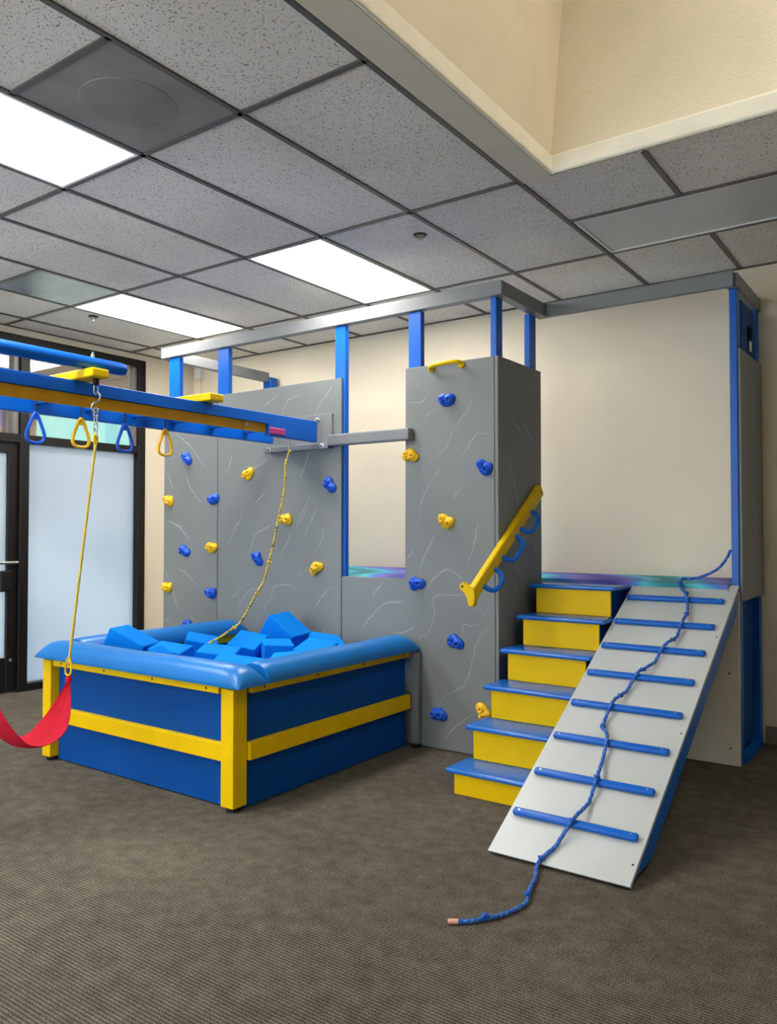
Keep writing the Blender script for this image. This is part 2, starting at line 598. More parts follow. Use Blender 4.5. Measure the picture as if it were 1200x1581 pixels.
for (a, b_, c_, d_) in ADDED_WELL_LIGHT:
    ceiling_light(a, b_, c_, d_, 'added unseen light at the top of the plaster light well', None, wt - 0.04)

t = thing('ceiling_speaker', (cx(0.5), ry(-0.25), H), 'grey square speaker panel with round perforated grille in the ceiling', 'speaker')
put('panel', box(cx(0) + .013, cx(1) - .013, ry(-.5) + .013, ry(0) - .013, H + .002, H + .014), 'speaker', t)
g = bmesh.new()
for i in range(-13, 14):
    for j in range(-13, 14):
        if i * i + j * j <= 13.2 ** 2:
            bmesh.ops.create_circle(g, cap_ends=True, segments=5, radius=0.0026, matrix=Matrix.Translation((cx(.5) + i * .0135, ry(-.25) + j * .0135, H - .0024)))
gr = put('grille', lathe([(0.001, .006), (0.188, .006), (0.185, 0.0), (0.16, -.002), (0.001, -.002)], (cx(.5), ry(-.25), H), 2, 40), 'speaker', t)
put('perforation', g, 'bolt', gr, kind='stuff')

t = thing('vent_cover', (cx(-3.5), ry(.75), H), 'smooth blue grey square vent cover in the ceiling beside a bright light', 'vent')
put('panel', box(cx(-4) + .013, cx(-3) - .013, ry(.5) + .013, ry(1) - .013, H + .001, H + .014, .004), 'vent', t)

def sprinkler(x, y, label):
    t = thing('sprinkler', (x, y, H - 0.03), label, 'sprinkler', 'ceiling sprinklers')
    put('escutcheon', lathe([(0.001, .0), (.034, 0.0), (.04, .008), (.04, .010)], (x, y, H - .004), 2, 20), 'bolt', t)
    put('head', lathe([(.001, -.026), (.015, -.026), (.015, -.022), (.007, -.021), (.007, 0)], (x, y, H - .004), 2, 12), 'steel', t)
sprinkler(-2.46, 3.77, 'small dark sprinkler head in the tile beside the middle ceiling light')
sprinkler(-5.49, 3.73, 'small dark sprinkler head in the tile near the windows')

# ------------------------------------------------------------------ storefront in the left wall
fx0, fx1 = XL - 0.10, XL + 0.02
W1 = thing('window_1', (XL, 4.2, 0), None, None, kind='structure')
def member(y0, y1, z0, z1, par, mat='alu', name='frame_member', x0=fx0, x1=fx1):
    return put(name, box(x0, x1, y0, y1, z0, z1, 0.003, 1), mat, par)
member(4.765, 4.845, 0.0, 2.94, W1)
member(3.60, 3.68, 0.0, 2.94, W1)
member(3.68, 4.765, 2.05, 2.12, W1)
member(3.68, 4.765, 2.87, 2.94, W1)
member(3.68, 4.765, 0.0, 0.06, W1)
member(4.735, 4.765, 2.12, 2.87, W1, 'alu_light', 'glazing_bead', fx0 + .02, fx1 - .03)
put('glass_pane', box(XL - .06, XL - .05, 3.68, 4.765, 0.06, 2.05), 'frosted', W1)
put('transom_pane', box(XL - .06, XL - .054, 3.68, 4.765, 2.12, 2.87), 'glass', W1)
W2 = thing('window_2', (XL, 3.06, 2.12), None, None, kind='structure')
member(2.60, 3.60, 2.05, 2.12, W2)
member(2.60, 3.60, 2.87, 2.94, W2)
member(3.555, 3.60, 2.12, 2.87, W2, 'alu_light', 'glazing_bead', fx0 + .02, fx1 - .03)
put('transom_pane', box(XL - .06, XL - .054, 2.60, 3.555, 2.12, 2.87), 'glass', W2)
W3 = thing('window_3', (XL, 0.8, 0), None, None, kind='structure')
for y in (2.52, 0.72, -1.0):
    member(y, y + .08, 0, 2.94, W3)
for a, b_ in ((-0.92, 0.72), (0.80, 2.52)):
    for z0, z1 in ((0, .06), (2.05, 2.12), (2.87, 2.94)):
        member(a, b_, z0, z1, W3)
    put('glass_pane', box(XL - .06, XL - .05, a, b_, 0.06, 2.05), 'frosted', W3)
    put('transom_pane', box(XL - .06, XL - .054, a, b_, 2.12, 2.87), 'glass', W3)
W_ADDED = thing('added_window_4', (-4.1, YF, 0), None, None, kind='structure')  # unseen sunlit windows added to brighten the room from behind
for k in range(4):
    x = -5.8 + k * 1.684
    put('frame_member', box(x, x + .08, YF - .10, YF + .02, 0, 2.94), 'alu', W_ADDED)
    if k < 3:
        for z0, z1 in ((0, .06), (2.87, 2.94)):
            put('frame_member', box(x + .08, x + 1.684, YF - .10, YF + .02, z0, z1), 'alu', W_ADDED)
        put('glass_pane', box(x + .08, x + 1.684, YF - .06, YF - .05, .06, 2.87), 'frosted', W_ADDED)
D1 = thing('door_1', (XL, 3.1, 0), None, None, kind='structure')
dx0, dx1 = XL - .07, XL - .012
for (y0, y1, z0, z1, n) in ((3.515, 3.597, .012, 2.045, 'stile'), (2.603, 2.685, .012, 2.045, 'stile'), (2.685, 3.515, 1.96, 2.045, 'rail'), (2.685, 3.515, .012, .29, 'rail')):
    put(n, box(dx0, dx1, y0, y1, z0, z1, .003, 1), 'alu', D1)
put('glass_pane', box(XL - .046, XL - .038, 2.685, 3.515, .29, 1.96), 'frosted', D1)
pb = put('push_bar', tube([(XL + .035, 2.72, 1.065), (XL + .035, 3.58, 1.065)], .013, 10), 'steel', D1, smooth='auto')
put('bracket', box(XL - .012, XL + .03, 3.56, 3.58, 1.05, 1.08, .003), 'alu', pb)
put('pull_plate', box(XL - .012, XL + .03, 3.44, 3.54, .83, 1.00, .012, 3), 'alu', D1)
put('lock', lathe([(.001, .0), (.014, .0), (.012, .006), (.001, .007)], (XL - .012, 3.55, .27), 0, 14), 'steel', D1)

# ------------------------------------------------------------------ outside, seen through the transoms
put('pavement', box(-40, 25, -25, 30, -.25, -.11), 'pavement', kind='structure')
A = thing('arcade', (-9.3, 3, -.11), 'pinkish stucco arcade outside seen through the glass above the door', 'building')
put('fascia', box(-9.6, -9.2, -6, 14, 3.02, 4.2, .02), 'stucco', A)
put('canopy', box(-9.19, XL - .13, -6, 14, 2.99, 3.2, .01), 'stucco', A)
for y in (-3.4, 1.2, 5.05, 9.6):
    put('pillar', box(-9.58, -9.22, y, y + .45, -.11, 3.02, .02), 'stucco', A)
B = thing('shop_building', (-17, 3, -.11), 'pale teal shop front across the street seen through the transom glass', 'building')
put('wall', box(-18, -17, -14, 20, -.11, 5.2), 'teal', B)
for k in range(9):
    put('shop_window', box(-17.03, -16.98, -12.6 + k * 3.5, -9.5 + k * 3.5, .5, 2.6), 'lens', B)

# ================================================================== the grey climbing frame
CF = thing('climbing_tower', (-3.1, 4.8, 0), 'grey climbing wall and platform frame with blue posts and overhead beams', 'climbing frame')
FY = 4.147                                                # front face of the panels
def cfbox(name, mat, x0, x1, y0, y1, z0, z1, bev=0.004, par=None, label=None):
    return put(name, box(x0, x1, y0, y1, z0, z1, bev), mat, par or CF, label=label)
TOP = 2.345
PNL = []
PNL.append(cfbox('wall_panel', 'grey_panel', -5.14, -4.527, FY, FY + .019, 0.005, TOP, .003))
PNL.append(cfbox('wall_panel', 'grey_panel', -4.521, -3.334, FY, FY + .019, 0.005, TOP, .003))
PNL.append(put('wall_panel', prism([(-3.328, .005), (-2.190, .005), (-2.190, TOP), (-2.816, TOP), (-2.816, 1.02), (-3.328, 1.02)], 1, FY, FY + .019, .003), 'grey_panel', CF))
SIDE = cfbox('side_panel', 'grey_panel', -2.184, -2.162, FY - .006, 4.73, 0.005, TOP, .003)
for (x0, x1) in ((-5.112, -4.99), (-4.55, -4.435), (-3.405, -3.317), (-2.808, -2.713)):
    cfbox('post', 'blue', x0, x1, FY + .021, FY + .062, 0.0, 2.70)
cfbox('post', 'blue', -2.226, -2.186, FY + .021, FY + .10, 0, 2.70)
cfbox('post', 'blue', -2.226, -2.186, 4.62, 4.71, 0, 2.70)
cfbox('post', 'blue', -5.205, -5.112, 5.325, 5.415, 0, 2.735)
cfbox('post', 'blue', -1.041, -1.000, 4.815, 4.90, 0, 2.70)
cfbox('post', 'blue', -1.041, -1.000, 5.36, 5.44, 0, 2.70)
cfbox('beam', 'grey_trim', -5.19, -2.14, FY, FY + .062, 2.702, 2.786)
cfbox('beam', 'grey_trim', -2.205, -2.14, FY + .063, 4.80, 2.702, 2.786)
cfbox('beam', 'grey_trim', -2.139, -1.006, 4.76, 4.80, 2.702, 2.79)
cfbox('beam', 'grey_trim', -1.05, -0.99, 4.802, 5.445, 2.702, 2.786)
cfbox('beam', 'grey_trim', -5.18, -5.125, FY + .063, 5.322, 2.69, 2.775)
# platform
dk = put('deck', prism([(-5.10, 4.212), (-2.228, 4.212), (-2.228, 4.715), (-2.10, 4.735), (-1.045, 4.735), (-1.045, 4.80), (-1.045, 5.44), (-5.10, 5.44)], 2, .985, 1.022), 'deck', CF, label='platform top painted in purple, blue and teal swirls')
cfbox('joist', 'blue_panel', -2.15, -1.05, 4.76, 4.80, .88, .984)
cfbox('low_ledge', 'grey_trim', -3.328, -2.818, FY + .0195, FY + .06, .99, 1.0205, .003)
wb = cfbox('front_board', 'white_board', -1.62, -0.999, 4.801, 4.814, .005, .98, .002)
for (x, z) in ((-1.055, .52), (-1.052, .10)):
    put('screw', lathe([(.001, -.002), (.006, -.002), (.006, .002)], (x, 4.80, z), 1, 10), 'bolt', wb)
# storage box on the end of the platform
cfbox('box_side_panel', 'grey_trim', -0.999, -0.984, 4.825, 5.43, .925, 2.36, .003)
cfbox('lower_side_panel', 'blue_panel', -1.050, -1.035, 4.905, 5.355, .05, .92, .003)
cfbox('sole_plate', 'blue', -1.034, -0.985, 4.905, 5.358, 0.0, .045, .003)
cfbox('hook_board', 'blue_panel', -1.032, -1.0, 4.935, 5.315, 2.362, 2.665, .006)

# bar across the gap and the plate that carries the overhead rail
cfbox('grab_bar', 'grey_trim', -3.41, -2.752, FY - .064, FY - .001, 1.887, 1.962, .010)
mp_ = cfbox('mounting_plate', 'grey_trim', -3.985, -3.40, FY - .020, FY - .001, 1.876, 2.112, .004)
cfbox('ledger_board', 'grey_trim', -3.985, -3.40, FY - .062, FY - .021, 1.872, 1.911, .004)
for (x, z) in ((-3.93, 1.892), (-3.445, 1.892), (-3.52, 2.075)):
    put('bolt', lathe([(.001, -.026), (.008, -.026), (.011, -.018), (.011, -.008), (.017, -.006), (.017, 0)], (x, FY - (.063 if z < 1.9 else .021), z), 1, 12), 'steel', mp_)

# painted crack lines on the panels
def stroke(pts, plane, par):
    bmx = bmesh.new()
    P = catmull([(a, b, 0) for a, b in pts], 5)
    rnd = random.Random(int(abs(pts[0][0] * 1000)) + int(pts[0][1] * 1000))
    n = len(P)
    L, R_ = [], []
    for i, q in enumerate(P):
        t = (P[min(i + 1, n - 1)] - P[max(i - 1, 0)])
        t.normalize()
        nn = Vector((-t.y, t.x, 0))
        q = q + nn * rnd.uniform(-.006, .006)
        u = i / (n - 1)
        w = .0006 + .0018 * math.sin(PI * min(1, u * 1.15)) * rnd.uniform(.35, 1.0)
        L.append(q + nn * w); R_.append(q - nn * w)
    def co(v, d):
        return (v.x, FY - d, v.y) if plane == 'front' else (-2.162 + d, v.x, v.y)
    rows = [[bmx.verts.new(co(v, d)) for v in S_] for S_, d in ((L, .0002), (L, .0010), (R_, .0010), (R_, .0002))]
    for A_, B_ in zip(rows, rows[1:]):
        for i in range(n - 1):
            bmx.faces.new((A_[i], A_[i + 1], B_[i + 1], B_[i]))
    put('painted_crack', bmx, 'crack', par)
CRACKS_FRONT = [[(-2.342, 2.107), (-2.366, 2.042), (-2.43, 1.972), (-2.489, 1.891), (-2.519, 1.825), (-2.599, 1.761), (-2.691, 1.718)], [(-2.221, 1.889), (-2.296, 1.899), (-2.343, 1.856), (-2.392, 1.784), (-2.431, 1.71)], [(-2.785, 2.124), (-2.69, 2.123), (-2.654, 2.159)], [(-2.598, 2.072), (-2.649, 2.041), (-2.68, 2.009)], [(-2.549, 1.711), (-2.61, 1.65), (-2.661, 1.574), (-2.702, 1.488)], [(-2.732, 2.237), (-2.702, 2.214)], [(-2.421, 1.575), (-2.47, 1.521)], [(-2.56, 1.709), (-2.646, 1.6), (-2.702, 1.495), (-2.718, 1.361)], [(-2.3, 1.372), (-2.322, 1.27), (-2.366, 1.129)], [(-2.6, 1.288), (-2.655, 1.202), (-2.719, 1.054)], [(-2.679, 0.909), (-2.608, 1.031), (-2.516, 1.093), (-2.441, 1.062), (-2.381, 1.0)], [(-2.72, 0.654), (-2.641, 0.713), (-2.606, 0.821), (-2.617, 0.899), (-2.57, 0.934), (-2.456, 0.935), (-2.404, 0.942), (-2.323, 0.888), (-2.252, 0.835)], [(-2.238, 0.761), (-2.31, 0.661), (-2.347, 0.531), (-2.384, 0.425), (-2.428, 0.382), (-2.518, 0.333), (-2.58, 0.261)], [(-2.405, 0.724), (-2.39, 0.763), (-2.295, 0.763)], [(-2.807, 1.153), (-2.775, 1.18), (-2.766, 1.22)], [(-2.948, 0.862), (-2.84, 0.875)], [(-2.915, 0.667), (-2.8, 0.702), (-2.735, 0.747)], [(-2.535, 0.072), (-2.444, 0.162), (-2.334, 0.241)], [(-3.155, 0.677), (-3.103, 0.75), (-2.965, 0.868), (-2.84, 0.877)], [(-2.991, 0.998), (-3.05, 0.933), (-3.068, 0.891)], [(-4.266, 1.419), (-4.338, 1.326), (-4.411, 1.222)], [(-3.93, 1.374), (-4.124, 1.3), (-4.171, 1.191), (-4.265, 1.122), (-4.374, 1.065)], [(-3.616, 1.5), (-3.722, 1.357)], [(-3.543, 1.482), (-3.616, 1.356), (-3.658, 1.277)], [(-3.481, 1.356), (-3.512, 1.246), (-3.584, 1.151)], [(-3.787, 1.309), (-3.874, 1.146)], [(-4.252, 0.911), (-4.409, 0.802)], [(-4.053, 0.93), (-4.193, 0.888), (-4.276, 0.783), (-4.335, 0.678)], [(-3.738, 0.92), (-3.775, 0.946), (-3.929, 0.929), (-3.974, 0.848), (-4.053, 0.745), (-4.145, 0.664)], [(-3.41, 0.952), (-3.512, 0.87), (-3.573, 0.772)], [(-3.679, 1.045), (-3.732, 1.004)], [(-3.481, 0.669), (-3.487, 0.544)], [(-5.083, 1.404), (-4.93, 1.344), (-4.822, 1.228)], [(-4.969, 1.036), (-4.874, 0.994), (-4.727, 0.892)], [(-5.022, 0.844), (-4.966, 0.71)], [(-4.818, 0.665), (-4.765, 0.624)], [(-5.122, 1.032), (-5.079, 0.942)], [(-5.118, 0.629), (-5.062, 0.596)], [(-5.018, 2.09), (-4.854, 1.997), (-4.668, 1.816)], [(-4.893, 1.809), (-4.838, 1.663), (-4.705, 1.543)], [(-5.1, 1.782), (-5.029, 1.651)], [(-5.097, 1.404), (-4.958, 1.349), (-4.862, 1.276)], [(-4.366, 1.888), (-4.426, 1.736)], [(-4.021, 1.594), (-4.16, 1.506)], [(-4.266, 1.423), (-4.363, 1.321)], [(-3.681, 2.268), (-3.811, 2.24), (-3.865, 2.147)], [(-3.899, 2.29), (-4.081, 2.207)], [(-3.411, 2.304), (-3.513, 2.188), (-3.575, 2.098)], [(-3.595, 1.574), (-3.722, 1.369)], [(-3.543, 1.478), (-3.658, 1.281)], [(-3.941, 1.37), (-4.171, 1.287)], [(-3.999, 1.834), (-4.22, 1.744)], [(-3.606, 1.877), (-3.701, 1.69)]]
CRACKS_SIDE = [[(4.283, 1.699), (4.367, 1.555), (4.409, 1.464)], [(4.512, 1.334), (4.682, 1.156)], [(4.362, 1.12), (4.449, 1.044)], [(4.304, 1.038), (4.36, 0.958), (4.418, 0.902)], [(4.343, 0.753), (4.4, 0.682)], [(4.32, 1.991), (4.442, 1.927)], [(4.472, 1.986), (4.59, 1.893)], [(4.281, 1.764), (4.316, 1.649), (4.39, 1.517)]]

for s in CRACKS_FRONT:
    mxv = sum(p[0] for p in s) / len(s)
    par = PNL[0] if mxv < -4.524 else PNL[1] if mxv < -3.331 else PNL[2]
    lim = (-5.13, -4.535) if par is PNL[0] else (-4.51, -3.345) if par is PNL[1] else (-3.32, -2.19)
    stroke([(min(max(a, lim[0]), lim[1]), b) for a, b in s], 'front', par)
for s in CRACKS_SIDE:
    stroke(s, 'side', SIDE)

# climbing holds
def hold_mesh(seed, mat):
    rnd = random.Random(seed)
    bmx = bmesh.new()
    ph = rnd.uniform(-.5, .5)
    a2, a3, p3 = rnd.uniform(.16, .24), rnd.uniform(.08, .15), rnd.uniform(0, 6.28)
    N, K = 40, 16
    R0, Hh = .048, .044
    ax = Vector((math.cos(ph), math.sin(ph)))
    pits = [tuple(ax * .027), tuple(ax * -.022)]
    knob = Vector((-ax.y, ax.x)) * rnd.choice((-1, 1)) * .024 + ax * rnd.uniform(-.015, .015)
    rings = []
    for k in range(K + 1):
        t = k / K
        ring = []
        for i in range(N):
            a = 2 * PI * i / N
            rr = R0 * (1 + a2 * math.cos(2 * (a - ph)) + a3 * math.cos(3 * (a - p3)) + .03 * math.cos(5 * a + p3))
            q = math.sin(t * PI / 2) if t < 1 else 1
            x, z = rr * q * math.cos(a), rr * q * math.sin(a)
            hgt = Hh * (math.cos(t * PI / 2) ** .45 if t < 1 else 0)
            g = .62
            for (lx, lz) in pits:
                d = math.hypot(x - lx, z - lz)
                g += .42 * math.exp(-((d - .015) / .0065) ** 2) - .12 * math.exp(-(d / .009) ** 2)
            g += .50 * math.exp(-((x - knob.x) ** 2 + (z - knob.y) ** 2) / .00018)
            ring.append(bmx.verts.new((x, -max(0, hgt * g), z)))
        rings.append(ring)
    for A_, B_ in zip(rings, rings[1:]):
        for i in range(N):
            bmx.faces.new((A_[i], A_[(i + 1) % N], B_[(i + 1) % N], B_[i]))
    bmx.faces.new(rings[-1])
    bmesh.ops.remove_doubles(bmx, verts=bmx.verts[:], dist=.0003)
    bmesh.ops.recalc_face_normals(bmx, faces=bmx.faces[:])
    me = bpy.data.meshes.new('climbing_hold')
    bmx.to_mesh(me); bmx.free()
    me.materials.append(M[mat])
    me.polygons.foreach_set('use_smooth', [True] * len(me.polygons))
    return me, pits
HM = {'b': [hold_mesh(s, 'hold_blue') for s in (3, 8, 14)], 'y': [hold_mesh(s, 'hold_yellow') for s in (5, 11, 21)]}
bmx = lathe([(.0085, .016), (.0085, -.002), (.0050, -.002), (.0050, .003), (.0005, .003)], (0, 0, 0), 1, 10)
bolt_me = bpy.data.meshes.new('bolt'); bmesh.ops.recalc_face_normals(bmx, faces=bmx.faces[:]); bmx.to_mesh(bolt_me); bmx.free()
bolt_me.materials.append(M['bolt'])
HOLDS = [('b', -4.862, 1.885), ('b', -4.56, 1.561), ('y', -5.074, 1.564), ('y', -4.193, 1.736), ('b', -3.425, 1.63), ('y', -3.823, 1.404), ('y', -4.575, 1.197),
         ('b', -4.88, 1.168), ('b', -4.099, 1.127), ('y', -3.544, 1.072), ('y', -5.084, .88), ('b', -4.58, .857), ('b', -4.838, .591), ('b', -2.511, 2.117),
         ('b', -2.251, 1.696), ('y', -2.776, 1.794), ('y', -2.514, 1.38), ('b', -2.73, .997), ('b', -2.453, .66), ('b', -2.572, .214), ('y', -2.262, .265)]
for i, (k, x, z) in enumerate(HOLDS):
    me, pits = HM[k][i % 3]
    h = link('climbing_hold', me, (x, FY - .0005, z), CF, 'blue climbing hold' if k == 'b' else 'yellow climbing hold', rot=(0, (.5, -.4, .1, 2.9, .7, -.2, 3.4, .3)[i % 8], 0))
    for (px, pz) in pits:
        o = bpy.data.objects.new('bolt', bolt_me); COL.objects.link(o)
        o.parent = h; o.location = (px, -.0255, pz)

def d_handle(name, mat, a, b, out, r, par, label=None):
    """a bent grab handle between two feet, bulging along out"""
    a, b, out = Vector(a), Vector(b), Vector(out)
    d = b - a
    path = [a, a + out * .55 + d * .02, a + out * .85 + d * .12, a + out * 1.0 + d * .32, a + out * 1.0 + d * .68, a + out * .85 + d * .88, b + out * .55 - d * .02, b]
    h = put(name, tube(catmull(path, 5), r, 10), mat, par, smooth='auto', label=label)
    return h
hd = d_handle('grab_handle', 'yellow', (-2.622, FY - .001, 2.315), (-2.406, FY - .001, 2.325), (0, -.05, .012), .013, CF, 'yellow grab handle')
for x in (-2.622, -2.406):
    put('foot', lathe([(.022, 0), (.022, -.008), (.015, -.016), (.001, -.016)], (x, FY - .0005, 2.32), 1, 14), 'yellow', hd)

# handrail with three handles along the side of the tower
ra, rb = Vector((-2.14, 3.80, .985)), Vector((-2.14, 4.66, 1.585))
dv = (rb - ra); LEN = dv.length; dv.normalize()
nv = Vector((0, -dv.z, dv.y))
ang = math.atan2(dv.z, dv.y)
bmx = box(-.022, .020, 0, LEN, -.040, .036, .010, 3)
bmesh.ops.transform(bmx, matrix=Matrix.Translation(ra) @ Matrix.Rotation(ang, 4, 'X'), verts=bmx.verts[:])
HR = put('handrail', bmx, 'yellow', CF, label='slanted yellow handrail board')
# forked end bracket
bmx = bmesh.new()
out_ = [(-.115, .075), (-.085, .098), (-.045, .072), (.015, .062), (.03, .03), (.03, -.055), (.012, -.082), (-.022, -.082), (-.036, -.055), (-.040, -.01), (-.075, .02), (-.112, .045)]
out_ = [(a * .62 + .002, b * .72) for a, b in out_]
out_ = [(p.x, p.y) for p in catmull([(a, b, 0) for a, b in out_], 3, True)]
bmx = prism(out_, 1, -.020, .016, .004)
bmesh.ops.transform(bmx, matrix=Matrix.Translation(ra + Vector((0, -.004, -.01))), verts=bmx.verts[:])
eb = put('end_bracket', bmx, 'yellow', HR)
put('bolt', lathe([(.001, -.028), (.007, -.026), (.009, -.020), (.009, -.018)], ra + Vector((-.053, 0, .036)), 1, 10), 'bolt', HR)
put('bolt', lathe([(.001, .004), (.007, .003), (.009, -.004)], (-2.122, 4.625, 1.565), 0, 10), 'bolt', HR)
for (t0, t1) in ((.085, .235), (.345, .545), (.615, .79)):
    a = ra + dv * LEN * t0 - nv * .018 + Vector((.018, 0, 0))
    b = ra + dv * LEN * t1 - nv * .018 + Vector((.018, 0, 0))
    d_handle('grab_handle', 'blue', a, b, Vector((.055, 0, 0)) - nv * .050, .0135, HR, 'blue grab handle')

# ================================================================== stairs
ST = thing('stairs', (-1.88, 4.1, 0), 'six steps with blue treads and yellow risers beside the grey tower', 'stairs')
fy = [3.482, 3.680, 3.878, 4.078, 4.276, 4.458]
tz = [.128, .304, .480, .655, .830, 1.004]
for i in range(6):
    y1 = (fy[i + 1] + .03) if i < 5 else 4.708
    put('tread', box(-2.125, -1.588, fy[i], y1, tz[i] - .026, tz[i], .011, 3), 'blue_gloss', ST, smooth='auto')
    z0 = 0.0 if i == 0 else tz[i - 1] + .0005
    put('riser', box(-2.083, -1.622, fy[i] + .020, fy[i] + .036, z0, tz[i] - .0265, .002), 'yellow', ST)
for x in (-2.079, -1.646):
    poly = [(fy[0] + .04, 0.0)]
    for i in range(6):
        poly.append((fy[i] + .038, tz[i] - .0275))
        if i < 5: poly.append((fy[i + 1] + .038, tz[i] - .0275))
    poly += [(4.70, tz[5] - .0275), (4.70, 0.0)]
    put('stringer', prism(poly, 0, x, x + .02), 'blue_panel', ST)

# ================================================================== ramp
RP = thing('climbing_ramp', (-1.3, 3.8, 0), 'grey sloping ramp with eight blue foot bars beside the stairs', 'ramp')
r0, r1 = Vector((0, 2.926, 0.0165)), Vector((0, 4.778, 1.018))
rd = (r1 - r0); RL = rd.length; rd.normalize()
ra_ = math.atan2(rd.z, rd.y)
def on_ramp(bmx):
    bmesh.ops.transform(bmx, matrix=Matrix.Translation(r0) @ Matrix.Rotation(ra_, 4, 'X'), verts=bmx.verts[:])
    return bmx
bmx = prism([(-.0, 0.0), (RL, 0.0), (RL, -.018), (.009, -.018)], 0, -1.583, -0.994, .002)
put('ramp_board', on_ramp(bmx), 'grey_ramp', RP)
for x in (-1.570, -1.034):
    bmx = prism([(.045, -.019), (RL - .03, -.019), (RL - .10, -.115), (.235, -.115)], 0, x, x + .036, .003)
    put('side_rail', on_ramp(bmx), 'blue', RP)
RY = [4.61, 4.392, 4.188, 3.978, 3.762, 3.547, 3.333, 3.117]
for y in RY:
    s = (y - r0.y) / rd.y
    k = (y - 3.1) / 1.5
    xa, xb = -1.557 - .012 * k, -1.022 - .012 * k
    b = put('foot_bar', on_ramp(box(xa, xb, s - .018, s + .018, .0005, .026, .011, 3)), 'blue', RP, smooth='auto')
    for x in (xa + .03, xb - .03):
        bmx = lathe([(.005, 0), (.005, .0012), (.0005, .0012)], (x, s, .0262), 2, 8)
        put('screw', on_ramp(bmx), 'steel', b)
for (x, s) in ((-1.012, .10), (-1.012, .85), (-1.012, 1.6), (-1.585, 1.98), (-1.3, 2.05), (-1.04, 2.05)):
    put('screw', on_ramp(lathe([(.005, .0002), (.005, .001), (.0005, .001)], (x, s, 0), 2, 8)), 'bolt', RP)

# ================================================================== foam pit
PT = thing('foam_pit', (-3.5, 3.4, 0), 'blue and yellow foam pit box with padded rim against the climbing wall', 'foam pit')
px0, px1, py0, py1 = -4.30, -2.742, 2.66, 4.100
put('front_panel', box(px0 + .042, px1 - .11, py0 + .030, py0 + .048, .006, .575, .002), 'blue_panel', PT)
put('side_panel', box(px1 - .058, px1 - .040, py0 + .05, py1 - .01, .006, .575, .002), 'blue_panel', PT)
put('side_panel', box(px0 + .040, px0 + .058, py0 + .05, py1 - .01, .006, .575, .002), 'blue_panel', PT)
put('pit_base', box(px0 + .06, px1 - .06, py0 + .05, py1, .006, .03), 'blue_panel', PT)
for (x0, x1, y0, y1, m) in ((-2.850, -2.766, 2.640, 2.730, 'yellow'), (-4.343, -4.262, 2.640, 2.730, 'yellow'), (-2.745, -2.695, 4.104, 4.142, 'grey_trim'), (-4.32, -4.275, 4.104, 4.142, 'grey_trim')):
    p_ = put('corner_post', box(x0, x1, y0, y1, .022, .578, .004), m, PT)
    put('foot', lathe([(.035, 0), (.035, .012), (.022, .022), (.001, .022)], ((x0 + x1) / 2, (y0 + y1) / 2, 0), 2, 16), 'dark', p_)
put('middle_rail', box(-4.260, -2.852, py0 - .008, py0 + .028, .228, .312, .004), 'yellow', PT)
put('middle_rail', box(px1 - .038, px1 - .004, 2.732, 4.100, .232, .318, .004), 'yellow', PT)
def top_rail(x0, x1, y0, y1, face):
    b = put('top_rail', box(x0, x1, y0, y1, .548, .588, .006), 'yellow', PT)
    for k in range(4):
        u = .06 + .293 * k
        if face == 'f':
            put('screw', lathe([(.001, -.002), (.006, -.002), (.006, .001)], (x0 + (x1 - x0) * u / 1.0, y0, .568), 1, 8), 'bolt', b)
        else:
            put('screw', lathe([(.001, .002), (.006, .002), (.006, -.001)], (x1, y0 + (y1 - y0) * u, .568), 0, 8), 'bolt', b)
top_rail(-4.245, -2.868, py0 - .020, py0 + .029, 'f')
top_rail(px1 - .039, px1 - .004, 2.745, 4.100, 's')
put('top_rail', box(px0 + .012, px0 + .039, 2.702, 4.072, .548, .588, .006), 'yellow', PT)
put('top_rail', box(px0 + .0585, px0 + .085, 2.72, 4.06, .535, .588, .006), 'yellow', PT)

def cushion(p, q, inward, free0, free1):
    """padded roll with a flat underside from p to q; free ends are domed, the others stop at a seam"""
    p, q = Vector(p), Vector(q)
    d = (q - p); Lc = d.length; d.normalize()
    inn = Vector(inward)
    W, Hc = .100, .092
    K = 20
    bmx = bmesh.new()
    rings = []
    ts = [0, .004, .012, .025, .045, .075, .11] + [.15 + .7 * k / 12 for k in range(13)] + [.89, .925, .955, .975, .988, .996, 1]
    for t in ts:
        s0, s1 = t * Lc, (1 - t) * Lc
        f = 1.0
        for s, free in ((s0, free0), (s1, free1)):
            if free:
                r = max(0.0, 1 - s / .13)
                f = min(f, max(.04, (1 - r ** 2.2) ** (1 / 1.9)))
            else:
                f = min(f, .90 + .10 * (1 - math.exp(-s / .02)))
        wob = 1 + .025 * math.sin(11 * t + p.x * 3) * (1 if .1 < t < .9 else 0)
        ring = []
        for k in range(K + 1):
            u = -math.cos(PI * k / K)
            w = Hc * f * wob * max(0, 1 - abs(u) ** 2.3) ** (1 / 1.9)
            ring.append(bmx.verts.new(p + d * (t * Lc) + inn * (u * W) + Vector((0, 0, w + .004))))
        for u in (.985, -.985):
            ring.append(bmx.verts.new(p + d * (t * Lc) + inn * (u * W) + Vector((0, 0, 0))))
        rings.append(ring)
    n = K + 3
    for A_, B_ in zip(rings, rings[1:]):
        for k in range(n):
            bmx.faces.new((A_[k], A_[(k + 1) % n], B_[(k + 1) % n], B_[k]))
    bmx.faces.new(rings[0][::-1]); bmx.faces.new(rings[-1])
    put('cushion', bmx, 'vinyl', PT, smooth='auto')
cz = .590
cl, cr, cf = -4.280, -2.800, 2.708
cushion((cl - .100, cf, cz), (cr + .100, cf, cz), (0, 1, 0), True, True)
cushion((cr, cf + .102, cz), (cr, 4.143, cz), (-1, 0, 0), False, True)
cushion((cl, cf + .102, cz), (cl, 4.143, cz), (1, 0, 0), False, True)

